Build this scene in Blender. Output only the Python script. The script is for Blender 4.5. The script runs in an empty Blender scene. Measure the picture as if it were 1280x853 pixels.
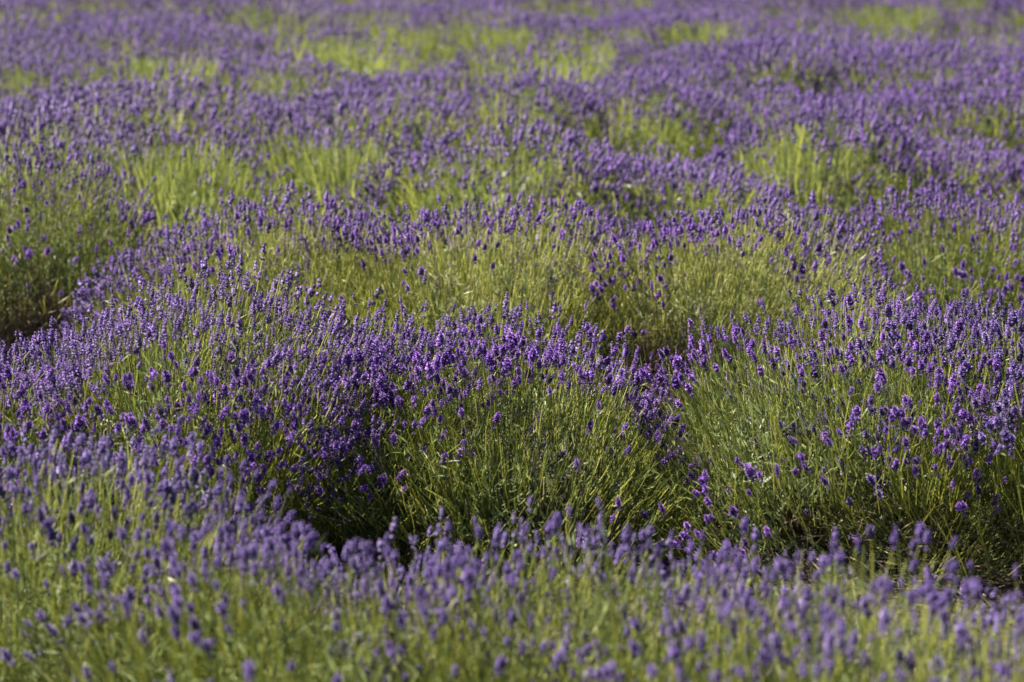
import bpy, math, random
import numpy as np

R = math.radians
rng = np.random.default_rng(7)
random.seed(7)
sc = bpy.context.scene
col = sc.collection

# ------------------------------------------------------------------ camera
CAM_H, PITCH, LENS = 1.90, R(14.0), 70.0
cam_d = bpy.data.cameras.new('camera')
cam = bpy.data.objects.new('camera', cam_d)
col.objects.link(cam)
cam.location = (0, 0, CAM_H)
cam.rotation_euler = (math.pi / 2 - PITCH, 0, 0)
cam_d.lens = LENS
cam_d.sensor_width = 36.0
cam_d.clip_start = 0.05
cam_d.clip_end = 2000
cam_d.dof.use_dof = True
cam_d.dof.focus_distance = 5.75
cam_d.dof.aperture_fstop = 2.3
cam_d.dof.aperture_blades = 8
sc.camera = cam

# ------------------------------------------------------------------ light
SUN_EL, SUN_AZ = R(54), R(-60)            # azimuth from +Y towards +X
w = bpy.data.worlds.new('World')
sc.world = w
w.use_nodes = True
nt = w.node_tree
bg = nt.nodes['Background']
sky = nt.nodes.new('ShaderNodeTexSky')
sky.sky_type = 'NISHITA'
sky.sun_disc = False
sky.sun_elevation = SUN_EL
sky.sun_rotation = SUN_AZ
nt.links.new(sky.outputs[0], bg.inputs[0])
bg.inputs[1].default_value = 0.05
sun_d = bpy.data.lights.new('sun', 'SUN')
sun_d.energy = 5.0
sun_d.angle = R(0.53)
sun_d.color = (1.0, 0.95, 0.86)
sun = bpy.data.objects.new('sun', sun_d)
col.objects.link(sun)
sun.rotation_euler = (math.pi / 2 - SUN_EL, 0, math.pi - SUN_AZ)
sc.view_settings.view_transform = 'Standard'
sc.view_settings.look = 'None'
sc.view_settings.exposure = 2.15
sc.view_settings.gamma = 1.0
sc.render.engine = 'CYCLES'
sc.cycles.use_denoising = True
sc.cycles.max_bounces = 6
sc.cycles.diffuse_bounces = 2
sc.cycles.transmission_bounces = 3
sc.cycles.caustics_reflective = False
sc.cycles.caustics_refractive = False

# ------------------------------------------------------------------ helpers
FPX = LENS / 36.0 * 1280.0
def pix(u, v, z):
    """ground-frame point at height z seen at photo pixel (u, v)"""
    a, b = (u - 640) / FPX, (426.5 - v) / FPX
    fy = math.cos(PITCH) + b * math.sin(PITCH)
    fz = -math.sin(PITCH) + b * math.cos(PITCH)
    t = (z - CAM_H) / fz
    return a * t, fy * t
def project(P):
    """photo pixels of points (n,3)"""
    y = P[:, 1]; z = P[:, 2] - CAM_H
    fwd = y * math.cos(PITCH) - z * math.sin(PITCH)
    up = y * math.sin(PITCH) + z * math.cos(PITCH)
    return 640 + FPX * P[:, 0] / fwd, 426.5 - FPX * up / fwd

# ------------------------------------------------------------------ materials
def ramp(nt, fac, stops):
    r = nt.nodes.new('ShaderNodeValToRGB')
    el = r.color_ramp.elements
    while len(el) < len(stops):
        el.new(0.5)
    for e, (p, c) in zip(el, stops):
        e.position = p; e.color = (*c, 1)
    nt.links.new(fac, r.inputs[0])
    return r.outputs[0]
def varied(nt):
    """0..1 from the per-piece attribute plus the object's own random number"""
    at = nt.nodes.new('ShaderNodeAttribute'); at.attribute_name = 'rnd'
    oi = nt.nodes.new('ShaderNodeObjectInfo')
    ad = nt.nodes.new('ShaderNodeMath'); ad.operation = 'ADD'
    fr = nt.nodes.new('ShaderNodeMath'); fr.operation = 'FRACT'
    nt.links.new(at.outputs['Fac'], ad.inputs[0]); nt.links.new(oi.outputs['Random'], ad.inputs[1])
    nt.links.new(ad.outputs[0], fr.inputs[0])
    return fr.outputs[0], at.outputs['Fac']
def plant_mat(name, stops, rough, transl, use_obj=False, spec=0.3):
    m = bpy.data.materials.new(name); m.use_nodes = True
    nt = m.node_tree; p = nt.nodes['Principled BSDF']
    both, own = varied(nt)
    c = ramp(nt, both if use_obj else own, stops)
    p.inputs['Roughness'].default_value = rough
    p.inputs['Specular IOR Level'].default_value = spec
    nt.links.new(c, p.inputs['Base Color'])
    tr = nt.nodes.new('ShaderNodeBsdfTranslucent'); nt.links.new(c, tr.inputs[0])
    mx = nt.nodes.new('ShaderNodeMixShader'); mx.inputs[0].default_value = transl
    nt.links.new(p.outputs[0], mx.inputs[1]); nt.links.new(tr.outputs[0], mx.inputs[2])
    nt.links.new(mx.outputs[0], nt.nodes['Material Output'].inputs[0])
    return m
M_CALYX = plant_mat('lavender_calyx', [(0, (.020, .009, .038)), (.3, (.040, .016, .085)), (.65, (.072, .027, .165)), (.85, (.108, .038, .200)), (1, (.080, .050, .145))], .6, .10, True)
M_PETAL = plant_mat('lavender_petal', [(0, (.18, .06, .35)), (.5, (.30, .105, .55)), (.85, (.46, .20, .74)), (1, (.54, .30, .74))], .55, .2, True)
M_CALYX_B = plant_mat('lavender_calyx_bluish_or_shaded', [(0, (.024, .013, .046)), (.4, (.050, .028, .100)), (.8, (.082, .045, .165)), (1, (.098, .066, .165))], .6, .10, True)  # bluish plants; for the front row, shading and blur painted into the colour
M_PETAL_B = plant_mat('lavender_petal_bluish_or_shaded', [(0, (.15, .085, .30)), (.6, (.24, .14, .45)), (1, (.38, .27, .58))], .55, .2, True)  # petals to match, front-row shade painted in as a greyer tone
M_STALK = plant_mat('lavender_stalk', [(0, (.07, .095, .024)), (.4, (.23, .26, .06)), (.75, (.50, .50, .09)), (1, (.64, .59, .25))], .40, .42, spec=.4)
M_LEAF = plant_mat('lavender_leaf', [(0, (.055, .08, .028)), (.5, (.165, .20, .070)), (.85, (.30, .32, .115)), (1, (.40, .39, .22))], .5, .38, spec=.3)
M_WOOD = plant_mat('lavender_wood', [(0, (.055, .035, .02)), (.6, (.12, .085, .05)), (1, (.21, .16, .10))], .8, 0.0)
M_STRAW = plant_mat('dry_straw', [(0, (.045, .032, .02)), (.6, (.10, .073, .042)), (1, (.22, .175, .10))], .8, .1)

def soil_mat():
    m = bpy.data.materials.new('soil'); m.use_nodes = True
    nt = m.node_tree; p = nt.nodes['Principled BSDF']
    tc = nt.nodes.new('ShaderNodeTexCoord')
    n = nt.nodes.new('ShaderNodeTexNoise'); n.inputs['Scale'].default_value = 9; n.inputs['Detail'].default_value = 9
    n2 = nt.nodes.new('ShaderNodeTexNoise'); n2.inputs['Scale'].default_value = 70; n2.inputs['Detail'].default_value = 5
    nt.links.new(tc.outputs['Object'], n.inputs[0]); nt.links.new(tc.outputs['Object'], n2.inputs[0])
    c = ramp(nt, n.outputs[0], [(.3, (.018, .013, .009)), (.55, (.03, .022, .015)), (.75, (.055, .042, .028))])
    nt.links.new(c, p.inputs['Base Color']); p.inputs['Roughness'].default_value = .95
    b = nt.nodes.new('ShaderNodeBump'); b.inputs['Strength'].default_value = .8; b.inputs['Distance'].default_value = .02
    nt.links.new(n2.outputs[0], b.inputs['Height']); nt.links.new(b.outputs[0], p.inputs['Normal'])
    return m
M_SOIL = soil_mat()

# ------------------------------------------------------------------ mesh building (numpy)
def make_mesh(name, V, F, mats, mi=None, rnd=None):
    V = np.ascontiguousarray(V, np.float32); F = np.ascontiguousarray(F, np.int32)
    k = F.shape[1]
    me = bpy.data.meshes.new(name)
    me.vertices.add(len(V)); me.vertices.foreach_set('co', V.ravel())
    me.loops.add(F.size); me.loops.foreach_set('vertex_index', F.ravel())
    me.polygons.add(len(F))
    me.polygons.foreach_set('loop_start', np.arange(0, F.size, k, dtype=np.int32))
    for m in mats: me.materials.append(m)
    if mi is not None: me.polygons.foreach_set('material_index', np.ascontiguousarray(mi, np.int32))
    if rnd is not None:
        a = me.attributes.new('rnd', 'FLOAT', 'FACE'); a.data.foreach_set('value', np.ascontiguousarray(rnd, np.float32))
    me.update(calc_edges=True)
    return me
def link(name, me, parent=None, kind=None):
    o = bpy.data.objects.new(name, me); col.objects.link(o)
    if parent is not None: o.parent = parent
    if kind: o['kind'] = kind
    return o
def unit(a): return a / (np.linalg.norm(a, axis=-1, keepdims=True) + 1e-9)
def frames(D, roll):
    """(n,3,3) rotations whose z axis is D"""
    D = unit(D)
    ref = np.where(np.abs(D[:, 2:3]) > .95, np.array([[1., 0, 0]]), np.array([[0, 0, 1.]]))
    X = unit(np.cross(ref, D)); Y = np.cross(D, X)
    c, s = np.cos(roll)[:, None], np.sin(roll)[:, None]
    return np.stack([c * X + s * Y, -s * X + c * Y, D], axis=2)
def scatter(tmpls, which, P, Rm, S, rnd):
    """joined copies of templates (V,F,mi,face_rnd)"""
    Vs, Fs, Ms, Rs = [], [], [], []; off = 0
    for t, (V, F, mi, fr) in enumerate(tmpls):
        idx = np.nonzero(which == t)[0]
        if not len(idx): continue
        v = np.einsum('nij,vj->nvi', Rm[idx], V) * S[idx][:, None, None] + P[idx][:, None, :]
        f = F[None] + (np.arange(len(idx)) * len(V))[:, None, None] + off
        Vs.append(v.reshape(-1, 3)); Fs.append(f.reshape(-1, F.shape[1])); off += len(idx) * len(V)
        Ms.append(np.tile(mi, len(idx))); Rs.append(np.mod(rnd[idx][:, None] + fr[None] * .25, 1).ravel())
    if not Vs: return np.zeros((0, 3)), np.zeros((0, 3), int), np.zeros(0, int), np.zeros(0)
    return np.concatenate(Vs), np.concatenate(Fs), np.concatenate(Ms), np.concatenate(Rs)

# -- flower spike templates: whorls of calyces with open two-lipped petals, unit = metres, base at origin, along +z
def spike_template(seed, lod):
    r = np.random.default_rng(seed)
    L = r.uniform(.030, .047); wid = r.uniform(.0060, .0084)
    nw = [7, 5, 5][lod]; nc = [8, 5, 3][lod]
    V, F, mi = [], [], []
    def add(vs, fs, m):
        b = len(V); V.extend(vs); F.extend([tuple(b + i for i in f) for f in fs]); mi.extend([m] * len(fs))
    heights = list(np.linspace(.10, .93, nw) * L)
    if r.random() < .55: heights[0] -= r.uniform(.006, .014)
    open_p = r.uniform(.25, .62) * (1, 1, .5)[lod]
    for k, h in enumerate(heights):
        t = k / (nw - 1)
        rad = wid * (1.0 - .55 * max(0, t - .55) / .45) * r.uniform(.85, 1.12) * (.85 if k == 0 else 1)
        a0 = r.uniform(0, 6.28)
        for j in range(nc):
            a = a0 + j * 6.2832 / nc + r.uniform(-.25, .25)
            rise = r.uniform(.45, .95) + .5 * t
            ca, sa = math.cos(a), math.sin(a)
            ln = rad * r.uniform(.9, 1.25)
            d = np.array([ca, sa, rise]); d /= np.linalg.norm(d)
            s1 = np.array([-sa, ca, 0.]); s2 = np.cross(d, s1)
            base = np.array([ca * .001, sa * .001, h + (r.uniform(-.5, .5) * L / nw * (.35, .95, 1.0)[lod])]); tip = base + d * ln * 1.25
            mid = base + d * ln * .72; wd = rad * r.uniform(.30, .42) * (1.0, 1.5, 2.3)[lod]
            if lod == 0:
                ring = [mid + s1 * wd, mid + s2 * wd, mid - s1 * wd, mid - s2 * wd]
                add([base] + ring + [tip], [(0, 2, 1), (0, 3, 2), (0, 4, 3), (0, 1, 4), (5, 1, 2), (5, 2, 3), (5, 3, 4), (5, 4, 1)], 0)
            else:
                ring = [q_ - d * ln * .35 for q_ in (mid + s1 * wd, mid + s2 * wd * .9 - s1 * wd * .5, mid - s2 * wd * .9 - s1 * wd * .5)]
                add([base] + ring + [tip], [(4, 1, 2), (4, 2, 3), (4, 3, 1)], 0)
            if r.random() < open_p * (1.2 if t > .3 else .7):
                pl = rad * r.uniform(.40, .65) * (1 if lod == 0 else .62); out = np.array([ca, sa, .15])
                e0 = tip - d * .001
                if lod == 0:
                    for q in (-1, 0, 1):
                        pd = out * .7 + s1 * q * .8 + np.array([0, 0, .55 if q == 0 else -.1]); pd /= np.linalg.norm(pd)
                        sd = np.cross(pd, d); sd /= (np.linalg.norm(sd) + 1e-9)
                        add([e0, e0 + pd * pl * .6 + sd * pl * .42, e0 + pd * pl, e0 + pd * pl * .6 - sd * pl * .42], [(0, 1, 2), (0, 2, 3)], 1)
                else:
                    up = np.array([0, 0, 1.])
                    add([e0 - s1 * pl * .7, e0 + up * pl * .7 + out * pl * .3, e0 + s1 * pl * .7, e0 - up * pl * .5 + out * pl * .6], [(0, 3, 2), (0, 2, 1)], 1)
    # the axis of the spike
    rr = .0011
    if lod: return np.array(V), np.array(F), np.array(mi), r.uniform(0, 1, len(F))
    ax = [np.array([rr * math.cos(q), rr * math.sin(q), z]) for z in (-.004, L) for q in (0, 2.1, 4.2)]
    add(ax, [(0, 1, 4), (0, 4, 3), (1, 2, 5), (1, 5, 4), (2, 0, 3), (2, 3, 5)], 0)
    return np.array(V), np.array(F), np.array(mi), r.uniform(0, 1, len(F))
SP0 = [spike_template(100 + i, 0) for i in range(8)]
SP1 = [spike_template(200 + i, 1) for i in range(8)]
SP2 = [spike_template(300 + i, 2) for i in range(6)]
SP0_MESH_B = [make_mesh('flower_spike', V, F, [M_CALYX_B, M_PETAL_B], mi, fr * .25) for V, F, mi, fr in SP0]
SP0_MESH = [make_mesh('flower_spike', V, F, [M_CALYX, M_PETAL], mi, fr * .25) for V, F, mi, fr in SP0]

def tubes(A, B, C, r0, r1, sides, segs, rnd):
    """quadratic curves A-B-C as tapered prisms (sides 2 = a flat ribbon)"""
    n = len(A); t = np.linspace(0, 1, segs + 1)
    P = (A[:, None] * ((1 - t) ** 2)[None, :, None] + 2 * B[:, None] * (t * (1 - t))[None, :, None] + C[:, None] * (t ** 2)[None, :, None])
    fr = frames(C - A, rng.uniform(0, 6.28, n))
    rad = r0[:, None] * (1 - t)[None] + r1[:, None] * t[None]
    if sides == 2: ang = np.array([0, math.pi])
    else: ang = np.arange(sides) * 2 * math.pi / sides
    ringv = fr[:, None, :, 0] * np.cos(ang)[None, :, None] + fr[:, None, :, 1] * np.sin(ang)[None, :, None]
    V = P[:, :, None, :] + ringv[:, None] * rad[:, :, None, None]
    V = V.reshape(-1, 3)
    fs = []
    for s in range(segs):
        for k in range(sides if sides > 2 else 1):
            a = s * sides + k; b = s * sides + (k + 1) % sides
            fs.append((a, b, b + sides, a + sides))
    F = np.array(fs)[None] + (np.arange(n) * (segs + 1) * sides)[:, None, None]
    return V, F.reshape(-1, 4), np.repeat(rnd, len(fs))
def blades(P, D, ln, wd, rnd):
    """narrow leaves: folded diamonds of two quads"""
    n = len(P); fr = frames(D, rng.uniform(0, 6.28, n))
    X, Y, Z = fr[:, :, 0], fr[:, :, 1], fr[:, :, 2]
    l, q = ln[:, None], wd[:, None]
    bend = Y * l * rng.uniform(-.25, .25, (n, 1))
    V = np.stack([P, P + Z * l * .5 + X * q + bend * .35, P + Z * l + bend, P + Z * l * .5 - X * q + bend * .35], axis=1).reshape(-1, 3)
    F = np.arange(n * 4).reshape(n, 4)
    return V, F, rnd

# ------------------------------------------------------------------ a lavender bush
def lump_field(r):
    ks = r.normal(0, 2.2, (6, 3)); ph = r.uniform(0, 6.28, 6)
    return lambda D: np.sin(D @ ks.T + ph).sum(1) / 6
def bush_shape(r, p):
    """stem tips, directions and which of them flower; p: rx, ry, h, bloom, front, skirt, lean, n, cz"""
    n = p['n']
    cz = r.uniform(-.12, 1, n); az = r.uniform(0, 2 * math.pi, n)
    sn = np.sqrt(1 - np.clip(cz, 0, 1) ** 2)
    D = np.stack([sn * np.cos(az), sn * np.sin(az), np.clip(cz, .0, 1) + np.minimum(cz, 0) * .5 + .06], 1)
    lump = lump_field(r); gap = lump_field(r); pat = lump_field(r)
    keep = r.random(n) < np.clip(1 - 1.25 * p['skirt'] * np.clip((.42 - D[:, 2]) / .42, 0, 1) * (.6 + 1.6 * (gap(D * 1.7) > .02)), 0.04, 1)
    D = D[keep]; n = len(D)
    sc_ = 1 + .30 * lump(D) + .13 * lump(D * 2.6 + 1)
    box = (np.abs(D) ** 2.6).sum(1) ** (-1 / 2.6)             # a little squarer than an ellipsoid
    T = D * (sc_ * (.5 + .5 * box))[:, None] * np.array([p['rx'], p['ry'], p['h']])
    T[:, :2] *= (.86 + .14 * np.clip(D[:, 2:3] / .30, 0, 1))
    N = unit(D / np.array([p['rx'], p['ry'], p['h']]))
    lean = np.array([p['lean'][0], p['lean'][1], 0])
    dirs = unit(N * .70 + np.array([0, 0, .52]) + lean + r.normal(0, .17, (n, 3)))
    # flowering: dense on crown and back, thinner towards the viewer's side and low down
    f = .95 * p['bloom'] * (1 + 1.5 * pat(D * 1.5))
    front = np.clip(-D[:, 1] * 1.35 + (.80 - D[:, 2]) * .55 + .30 * gap(D * 2.3) + p.get('gsh', 0), 0, 1)
    f = f * (1 - front) + .6 * p['front'] * np.clip(1 + 3 * pat(D * 1.5 + 3), 0, 4) * front
    fl = r.random(n) < np.clip(f, .0, .98)
    inset = np.where(fl, r.normal(-.005, .038, n), -np.abs(r.normal(.03, .06, n)))
    T = T + dirs * inset[:, None]
    T[:, 2] = np.maximum(T[:, 2], .03)
    ok = np.ones(n, bool)
    for (hx, hy, hz, hr) in p.get('holes_l', ()):
        dist = np.linalg.norm((T - np.array([hx, hy, hz])) * np.array([1, .8, 1]), axis=1)
        ok &= (dist > hr * r.uniform(.55, 1.15, n)) | (r.random(n) < .10)
    return T[ok], dirs[ok], fl[ok], N[ok]
def make_bush(seed, p, lod, spikes_apart=0, at=None):
    """returns dict of meshes (and the spikes kept apart)"""
    global rng
    rng = r = np.random.default_rng(seed)
    T, d, fl, N = bush_shape(r, p)
    n = len(T)
    ln = r.uniform(.11, .26, n) * p.get('sl', 1)
    A = T - d * ln[:, None] * .7 - unit(N + np.array([0, 0, .4])) * ln[:, None] * .35
    A[:, 2] = np.maximum(A[:, 2], .01)
    B = (A + T) / 2 + r.normal(0, .018, (n, 3)) + N * -.01
    thick = r.uniform(.0009, .0014, n) * (1.0 if lod == 0 else 1.25)
    rs = np.clip(r.beta(1.6, 1.9, n), 0, 1) * (1 if lod == 0 else .72)
    rs = np.clip(rs + p.get('lime', 0), 0, .97)
    out = {}
    if lod == 0: V, F, rr = tubes(A, B, T, thick * 1.1, thick * .75, 3, 2, rs)
    else: V, F, rr = tubes(A, B, T, thick * 1.5, thick * 1.0, 2, 2, rs)
    out['stalks'] = make_mesh('stalks', V, F, [M_STRAW if p.get('dead') else M_STALK], None, rr)
    # leaves: tufts low on the stalks and through the mound
    m = p.get('leaves', 13000 if lod == 0 else 3200)
    i = r.integers(0, n, m); t = r.uniform(-.25, .80, m)[:, None] ** 1
    P = A[i] * (1 - t) + T[i] * t + r.normal(0, .014, (m, 3)); P[:, 2] = np.maximum(P[:, 2], .004)
    # inner mound leaves, added broad to block light and deepen the shade inside
    k = int(m * .42); j = r.integers(0, n, k)
    P[:k] = T[j] * r.uniform(.30, .72, (k, 1)) + r.normal(0, .02, (k, 3)); P[:k, 2] = np.maximum(P[:k, 2], .004)
    gone = np.zeros(m, bool)
    for (hx, hy, hz, hr) in p.get('holes_l', ()):
        hit = (np.linalg.norm(P - np.array([hx, hy, hz]), axis=1) < hr * 1.15) & (r.random(m) < .88)
        gone |= hit                                      # the hollow is left open
    LD = unit(d[i] * .7 + N[i] * .3 + r.normal(0, .38, (m, 3)))
    lw = r.uniform(.0013, .0024, m) * (1 if lod == 0 else 1.7); lw[:k] *= 2.0 if lod == 0 else 3.0
    ll = r.uniform(.022, .055, m); ll[:k] *= 1.35
    lr = np.clip(r.beta(2, 2.4, m) + p.get('lime', 0), 0, .97); st = ~gone
    V, F, rr = blades(P[st], LD[st], ll[st], lw[st], lr[st])
    out['leaves'] = make_mesh('leaves', V, F, [M_WOOD if p.get('dead') else M_LEAF], None, rr)
    # woody base
    nb = 90 if lod == 0 else 24
    az = r.uniform(0, 6.28, nb); cz = r.uniform(.12, .9, nb); sn = np.sqrt(1 - cz ** 2)
    E = np.stack([sn * np.cos(az) * p['rx'], sn * np.sin(az) * p['ry'], cz * p['h']], 1) * r.uniform(.45, .78, (nb, 1))
    S = np.stack([np.cos(az) * .06, np.sin(az) * .06, np.full(nb, -.03)], 1) * r.uniform(.3, 1, (nb, 1)); S[:, 2] = -.03
    Mi = (S + E) / 2 + np.stack([np.cos(az) * .06, np.sin(az) * .06, np.full(nb, -.05)], 1) + r.normal(0, .03, (nb, 3))
    Mi[:, 2] = np.maximum(Mi[:, 2], .02)
    V, F, rr = tubes(S, Mi, E, r.uniform(.004, .009, nb), r.uniform(.0012, .0024, nb), 4, 4, r.random(nb))
    nd = 2200 if lod == 0 else 500
    az2 = r.uniform(0, 6.28, nd); q2 = np.sqrt(r.uniform(.05, .95, nd))
    Pd = np.stack([np.cos(az2) * q2 * p['rx'] * .92, np.sin(az2) * q2 * p['ry'] * .92, r.uniform(.0, .62, nd) * p['h'] * (1.02 - q2 ** 2)], 1)
    Dd = unit(np.stack([np.cos(az2), np.sin(az2), np.full(nd, .7)], 1) + r.normal(0, .55, (nd, 3)))
    V2, F2, r2 = blades(Pd, Dd, r.uniform(.03, .11, nd), r.uniform(.0010, .0022, nd) * (1 if lod == 0 else 1.8), r.random(nd))
    F = np.concatenate([F, F2 + len(V)]); V = np.concatenate([V, V2]); rr = np.concatenate([rr, r2])
    out['wood'] = make_mesh('woody_base', V, F, [M_WOOD], None, rr)
    # flowers
    q = np.nonzero(fl)[0]
    roll = r.uniform(0, 6.28, len(q)); sz = np.clip(r.normal(.81, .16, len(q)), .42, 1.3) * p.get('spike', 1)
    Dq = unit(d[q] + r.normal(0, .10, (len(q), 3)))
    Rm = frames(Dq, roll); Pq = T[q]; rnd = r.random(len(q))
    apart = np.zeros(len(q), bool)
    if spikes_apart:
        W = Pq + np.array([at[0], at[1], 0])
        u, v = project(W)
        vis = (u > -10) & (u < 1290) & (v > -10) & (v < 860)
        toc = unit(np.array([0, 0, CAM_H]) - W)
        vis &= (N[q] * toc).sum(1) > -.12
        c = np.nonzero(vis)[0]
        c = c[np.argsort(np.linalg.norm(W[c] - np.array([0, 0, CAM_H]), axis=1))][:spikes_apart]
        apart[c] = True
    tm = [None, SP1, SP2][max(1, lod + 1) if lod else 1]
    g = ~apart
    if lod == 0:                                        # far side of the bush: the lighter spikes
        tm = SP1 + SP2
        away = ((N[q] * np.array([0, -.97, .25])).sum(1) < -.10) | bool(at is not None and at[1] > 6.6)
        wh = np.where(away, len(SP1) + r.integers(0, len(SP2), len(q)), r.integers(0, len(SP1), len(q)))
    else:
        wh = r.integers(0, len(tm), len(q))
    V, F, mi, rr = scatter(tm, wh[g], Pq[g], Rm[g], sz[g] * (1 if lod == 0 else 1.12), rnd[g])
    out['bloom'] = make_mesh('bloom', V, F, [M_CALYX_B, M_PETAL_B] if p.get('blue_or_shaded') else [M_CALYX, M_PETAL], mi, rr) if len(V) else None
    out['apart'] = [(Pq[a], Rm[a], sz[a], int(r.integers(0, len(SP0)))) for a in np.nonzero(apart)[0]]
    return out

from mathutils import Matrix, Vector
BASE = dict(rx=.66, ry=.60, h=.55, bloom=.55, front=.10, skirt=.55, lean=(0, 0), n=3600)
def empty(name, loc):
    o = bpy.data.objects.new(name, None); o.empty_display_size = .1
    col.objects.link(o); o.location = loc
    return o
def place_parts(root, b):
    for key, nm in (('wood', 'woody_base'), ('stalks', 'stalk_tuft'), ('leaves', 'foliage'), ('bloom', 'flower_mass')):
        if b[key] is not None:
            link(nm, b[key], root, 'stuff')
def near_bush(seed, u, v, apart, label, group=None, **kw):
    p = dict(BASE); p.update(kw)
    x, y = pix(u, v, p['h'] + .11)
    y -= p.get('back', .10)
    root = empty('lavender_bush', (x, y, 0))
    root['label'] = label; root['category'] = 'lavender'
    root['group'] = group or 'lavender bushes in the near rows'
    p['holes_l'] = []
    for (hu, hv, hz, hr) in p.get('holes', ()):       # hollows: pixel, height on the bush, radius
        hx, hy = pix(hu, hv, hz); p['holes_l'].append((hx - x, hy - y, hz, hr))
    b = make_bush(seed, p, 0, apart, (x, y))
    place_parts(root, b)
    for P, Rm, s, k in b['apart']:
        o = link('flower_spike', (SP0_MESH_B if p.get('blue_or_shaded') else SP0_MESH)[k], root)
        M = Matrix([[*(Rm[i] * s), P[i]] for i in range(3)] + [[0, 0, 0, 1]])
        o.matrix_basis = M
    return root

# ------------------------------------------------------------------ ground
def ground():
    xs = np.concatenate([[-900, -300, -80, -30], np.linspace(-14, 14, 141), [30, 80, 300, 900]])
    ys = np.concatenate([[-60, -10], np.linspace(-2, 30, 161), [60, 120, 300, 1200]])
    X, Y = np.meshgrid(xs, ys)
    Z = np.zeros_like(X); r = np.random.default_rng(3)
    for s, a in ((3., .010), (8., .007), (22., .005)):
        for _ in range(4):
            k = r.normal(0, s, 2); Z += a * np.sin(X * k[0] + Y * k[1] + r.uniform(0, 6.28)) / 2
    inside = (np.abs(X) < 14.1) & (Y > -2.1) & (Y < 30.1)
    Z = np.where(inside, Z, 0) - .012
    V = np.stack([X, Y, Z], -1).reshape(-1, 3)
    nx = len(xs); ny = len(ys)
    a = (np.arange(ny - 1)[:, None] * nx + np.arange(nx - 1)[None]).ravel()
    F = np.stack([a, a + 1, a + 1 + nx, a + nx], 1)
    me = make_mesh('ground', V, F, [M_SOIL])
    me.polygons.foreach_set('use_smooth', np.ones(len(F), bool))
    o = link('ground', me, None, 'structure')
    o['label'] = 'brown bare soil between the lavender rows'; o['category'] = 'ground'
ground()

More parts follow.
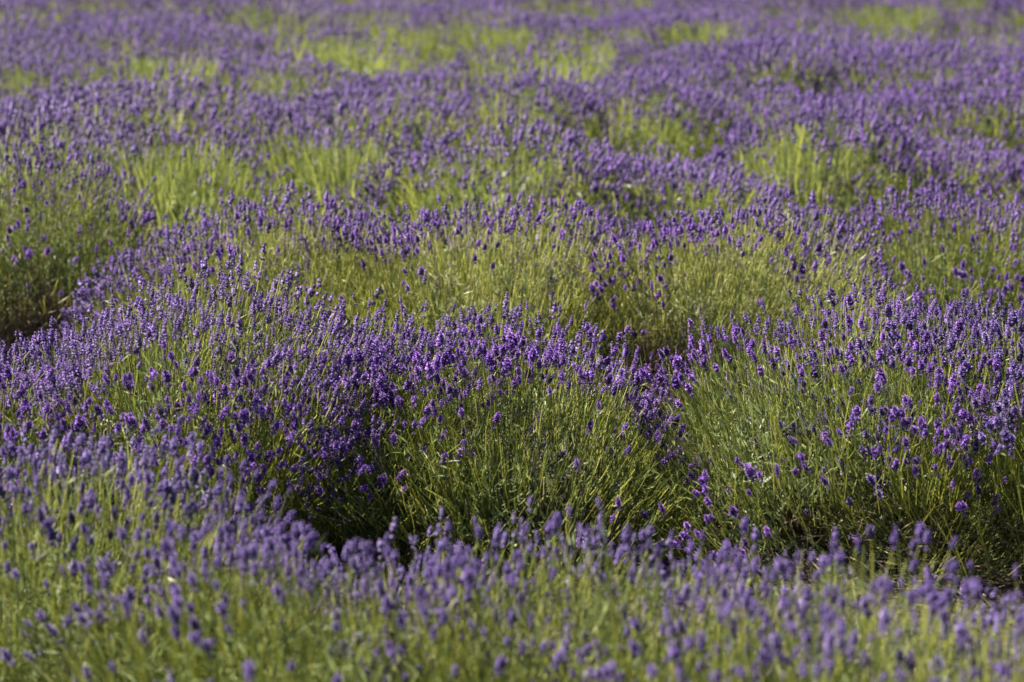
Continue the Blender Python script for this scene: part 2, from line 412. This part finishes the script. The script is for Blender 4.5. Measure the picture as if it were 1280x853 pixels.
# ------------------------------------------------------------------ near rows, one by one
NEAR = [
 # seed, u, v, spikes kept apart, label, parameters
 (11, 60, 548, 300, 'out-of-focus lavender bush with a dense violet crown at the end of the front row', dict(bloom=.62, front=.20, gsh=.42, rx=.72, spike=.86, blue_or_shaded=True, holes=[(285, 735, .30, .13)])),
 (12, 480, 618, 300, 'blurred green lavender bush beside the bare straw patch in the front row', dict(bloom=.62, front=.25, gsh=.28, rx=.70, spike=.86, blue_or_shaded=True, holes=[(285, 735, .30, .17), (240, 800, .2, .14)])),
 (13, 800, 652, 300, 'front-row lavender bush with tall soft violet spikes rising before the dark hollow', dict(bloom=.75, front=.10, gsh=.32, rx=.70, spike=.86, blue_or_shaded=True)),
 (14, 1330, 765, 300, 'front-row lavender bush of sparse tall spikes below the deepest shadowed hollow', dict(bloom=.36, front=.12, gsh=.25, spike=.86, blue_or_shaded=True)),
 (15, 1045, 712, 300, 'front-row lavender bush with a thin line of slender spikes over pale green stalks', dict(bloom=.55, front=.06, gsh=.28, rx=.62, h=.50, spike=.86, blue_or_shaded=True, n=2800)),
 (21, -130, 400, 200, 'lavender bush at the end of the sharp row, cut by the picture edge', dict(bloom=1.5, front=1.1, n=2800)),
 (22, 175, 358, 300, 'sharp lavender bush most thickly covered with violet flower spikes', dict(bloom=1.9, front=1.7, rx=.74, ry=.54, h=.60, n=4200)),
 (26, 400, 384, 300, 'sharp lavender bush merging into the most thickly flowered one and the round one', dict(bloom=1.2, front=.22, gsh=.14, rx=.56, ry=.50, h=.53, n=2800)),
 (23, 635, 380, 300, 'sharp round lavender bush with green front and dark woody hollow beneath', dict(bloom=1.3, front=.05, gsh=.27, skirt=.9, rx=.64, ry=.50, holes=[(485, 585, .2, .19), (560, 600, .14, .22), (640, 615, .08, .18), (700, 605, .14, .16)])),
 (24, 1015, 356, 300, 'sharp lavender bush with tall dark violet spikes and stalks leaning sideways', dict(bloom=1.0, front=.45, gsh=.18, lean=(-.26, 0), rx=.74, ry=.70, h=.58, skirt=.9, holes=[(1000, 680, .2, .18), (1090, 690, .2, .24), (1140, 650, .22, .18)])),
 (27, 1225, 366, 300, 'sharp green lavender bush with bluish spikes merging with the leaning dark violet one', dict(blue_or_shaded=True, bloom=.9, front=.16, gsh=.15, lean=(-.15, 0), rx=.66, ry=.66, skirt=.9, n=3000, holes=[(1180, 650, .22, .24), (1100, 690, .2, .22), (1250, 710, .15, .26)])),
 (25, 1400, 402, 200, 'mostly green lavender bush with bluish spikes cut by the picture edge', dict(blue_or_shaded=True, bloom=.7, front=.08, gsh=.15, rx=.72, ry=.70, skirt=.9, holes=[(1200, 650, .22, .24), (1250, 710, .15, .26)])),
 (31, 20, 206, 120, 'second-row lavender bush with dark violet crown above a brown shadowed gap', dict(bloom=1.0, front=.08, gsh=.12, ry=.44, skirt=1.0, holes=[(15, 340, .15, .2)])),
 (32, 320, 243, 120, 'lavender bush of thin grey-violet bloom behind the most thickly flowered bush', dict(bloom=.65, front=.05, gsh=.40, rx=.76, ry=.44, skirt=1.0, lime=.18)),
 (33, 600, 252, 120, 'bright yellow-green lavender bush with a thin violet crown behind the sharp row', dict(holes=[(830, 392, .15, .26)], bloom=.75, front=.03, gsh=.42, rx=.76, ry=.44, skirt=1.0, lime=.22)),
 (34, 890, 252, 120, 'bright green lavender bush dotted with loose violet spikes above a brown gap', dict(bloom=.8, front=.12, gsh=.32, rx=.76, ry=.44, lime=.18, skirt=1.0, holes=[(830, 392, .15, .26)])),
 (35, 1215, 208, 120, 'lavender bush thick with violet spikes rising over a green front by the brown hollow', dict(bloom=1.0, front=.25, gsh=.05, rx=.74, holes=[(1070, 290, .25, .12)])),
]
for seed, u, v, ap, lab, kw in NEAR:
    near_bush(seed, u, v, ap, lab, **kw)

# ------------------------------------------------------------------ dead brown tufts in the gaps of the rows
DEAD = [(61, 822, 392, .34, 'brown dead tuft in the gap below the bright green bush dotted with spikes'),
        (62, 12, 318, .38, 'brown dead tuft in the shadowed gap under the dark violet crown'),
        (63, 1075, 276, .30, 'brown dead tuft in the hollow beside the bush thick with violet spikes'),
        (64, 282, 700, .26, 'dry straw-coloured tuft in the bare patch of the front row'),
        (65, 560, 362, .26, 'low brown dead tuft behind the crown of the sharp round bush'),
        (66, 660, 590, .24, 'low brown twiggy tuft in the woody hollow under the sharp round bush')]
for seed, u, v, hh, lab in DEAD:
    p = dict(BASE); p.update(rx=.32, ry=.24, h=hh, bloom=0, front=0, n=420, leaves=900, dead=True, skirt=.1, sl=.8)
    x, y = pix(u, v, hh)
    root = empty('dead_tuft', (x, y, 0)); root['label'] = lab; root['category'] = 'dead plant'; root['group'] = 'dead brown tufts between the bushes'
    place_parts(root, make_bush(seed, p, 0))

# ------------------------------------------------------------------ the rows further up the field
VAR = {}
for kind, bl, fr_ in (('violet', 1.3, 1.2), ('mixed', 1.0, .18), ('green', .24, .06)):
    VAR[kind] = []
    for s in range(3):
        p = dict(BASE); p.update(bloom=bl, front=fr_, n=2600, skirt=.4, spike=1.12)
        VAR[kind].append(make_bush(500 + s + 10 * len(VAR), p, 1))
for x, y, lab in ((2.75, 8.05, 'lavender bush past the picture edge in the row behind the sharp one'), (-2.95, 8.0, 'lavender bush at the far end of the row behind the sharp one')):
    root = empty('lavender_bush', (x, y, 0)); root['label'] = lab; root['category'] = 'lavender'; root['group'] = 'lavender bushes in the near rows'
    place_parts(root, VAR['mixed'][0])
LAB = {'violet': 'violet-covered blurred lavender bush', 'mixed': 'half-green blurred lavender bush',
       'green': 'nearly flowerless green lavender bush'}
ADJ = {'violet': 'violet', 'mixed': 'half-green', 'green': 'green'}
ORD = ['second', 'third', 'fourth', 'fifth', 'sixth', 'seventh', 'eighth', 'ninth', 'tenth', 'eleventh', 'twelfth']
GREEN = [(140, 130, 70, 26), (190, 215, 80, 30), (440, 215, 60, 30), (430, 68, 80, 22), (630, 105, 130, 28), (765, 78, 80, 30),
         (960, 58, 60, 16), (1130, 62, 90, 24), (1250, 70, 60, 22), (420, 110, 60, 12)]
rr = random.Random(5)
ROW0, PITCH_ROW = 9.25, 1.55
for k in range(11):
    y0 = ROW0 + k * PITCH_ROW
    half = y0 * .2572 + 1.1
    x = -half + rr.uniform(0, .6)
    row = []
    while x < half:
        y = y0 + .06 * x + .25 * math.sin(x * .35 + k) + rr.uniform(-.26, .26)
        W = np.array([[x, y - .3, .36]]); u, v = project(W); u, v = u[0], v[0]
        g = any(((u - a) / c / 1.15) ** 2 + ((v - b) / e / (1.35 if b > 100 else 1.0)) ** 2 < 1.0 for a, b, c, e in GREEN)
        t = rr.random(); lim = min(.95, (.25, .45, .60, .70, .75)[min(k, 4)] + .04 * max(0, k - 4)) + (.35 if k < 3 and u > 1020 else 0)
        row.append((x, y, 'green' if g else ('violet' if t < lim else 'mixed' if t < .99 else 'green')))
        x += rr.uniform(.62, .90)
    for q, (x, y, kind) in enumerate(row):
        b = rr.choice(VAR[kind])
        root = empty('lavender_bush', (x, y, 0))
        s = rr.uniform(.88, 1.14)
        root.scale = (s * rr.choice((-1, 1)) * rr.uniform(.95, 1.15), s, s * rr.uniform(.82, 1.08))
        root.rotation_euler = (0, 0, rr.uniform(-.6, .6))
        near = sorted({ADJ[row[m][2]] for m in (q - 1, q + 1) if 0 <= m < len(row)})
        by = ' and '.join(near) + ' ones'
        root['label'] = f"{LAB[kind]} beside {by}, {ORD[k]} row behind the sharp one"
        root['category'] = 'lavender'
        root['group'] = f"{ADJ[kind]} bushes beside {by} in the {ORD[k]} row behind the sharp one"
        place_parts(root, b)

# ------------------------------------------------------------------ dry litter in the gaps
def litter():
    global rng
    rng = r = np.random.default_rng(9)
    n = 9000
    y = r.uniform(2.8, 10.5, n); x = r.uniform(-1, 1, n) * (y * .27 + .4)
    P = np.stack([x, y, r.uniform(.0, .02, n)], 1)
    D = r.normal(0, 1, (n, 3)); D[:, 2] = np.abs(D[:, 2]) * .25
    V, F, rr_ = blades(P, unit(D), r.uniform(.02, .10, n), r.uniform(.0012, .003, n), r.random(n))
    o = link('dry_litter', make_mesh('dry_litter', V, F, [M_STRAW], None, rr_), None, 'stuff')
    o['label'] = 'dry straw and fallen leaves scattered over the soil'; o['category'] = 'litter'
litter()
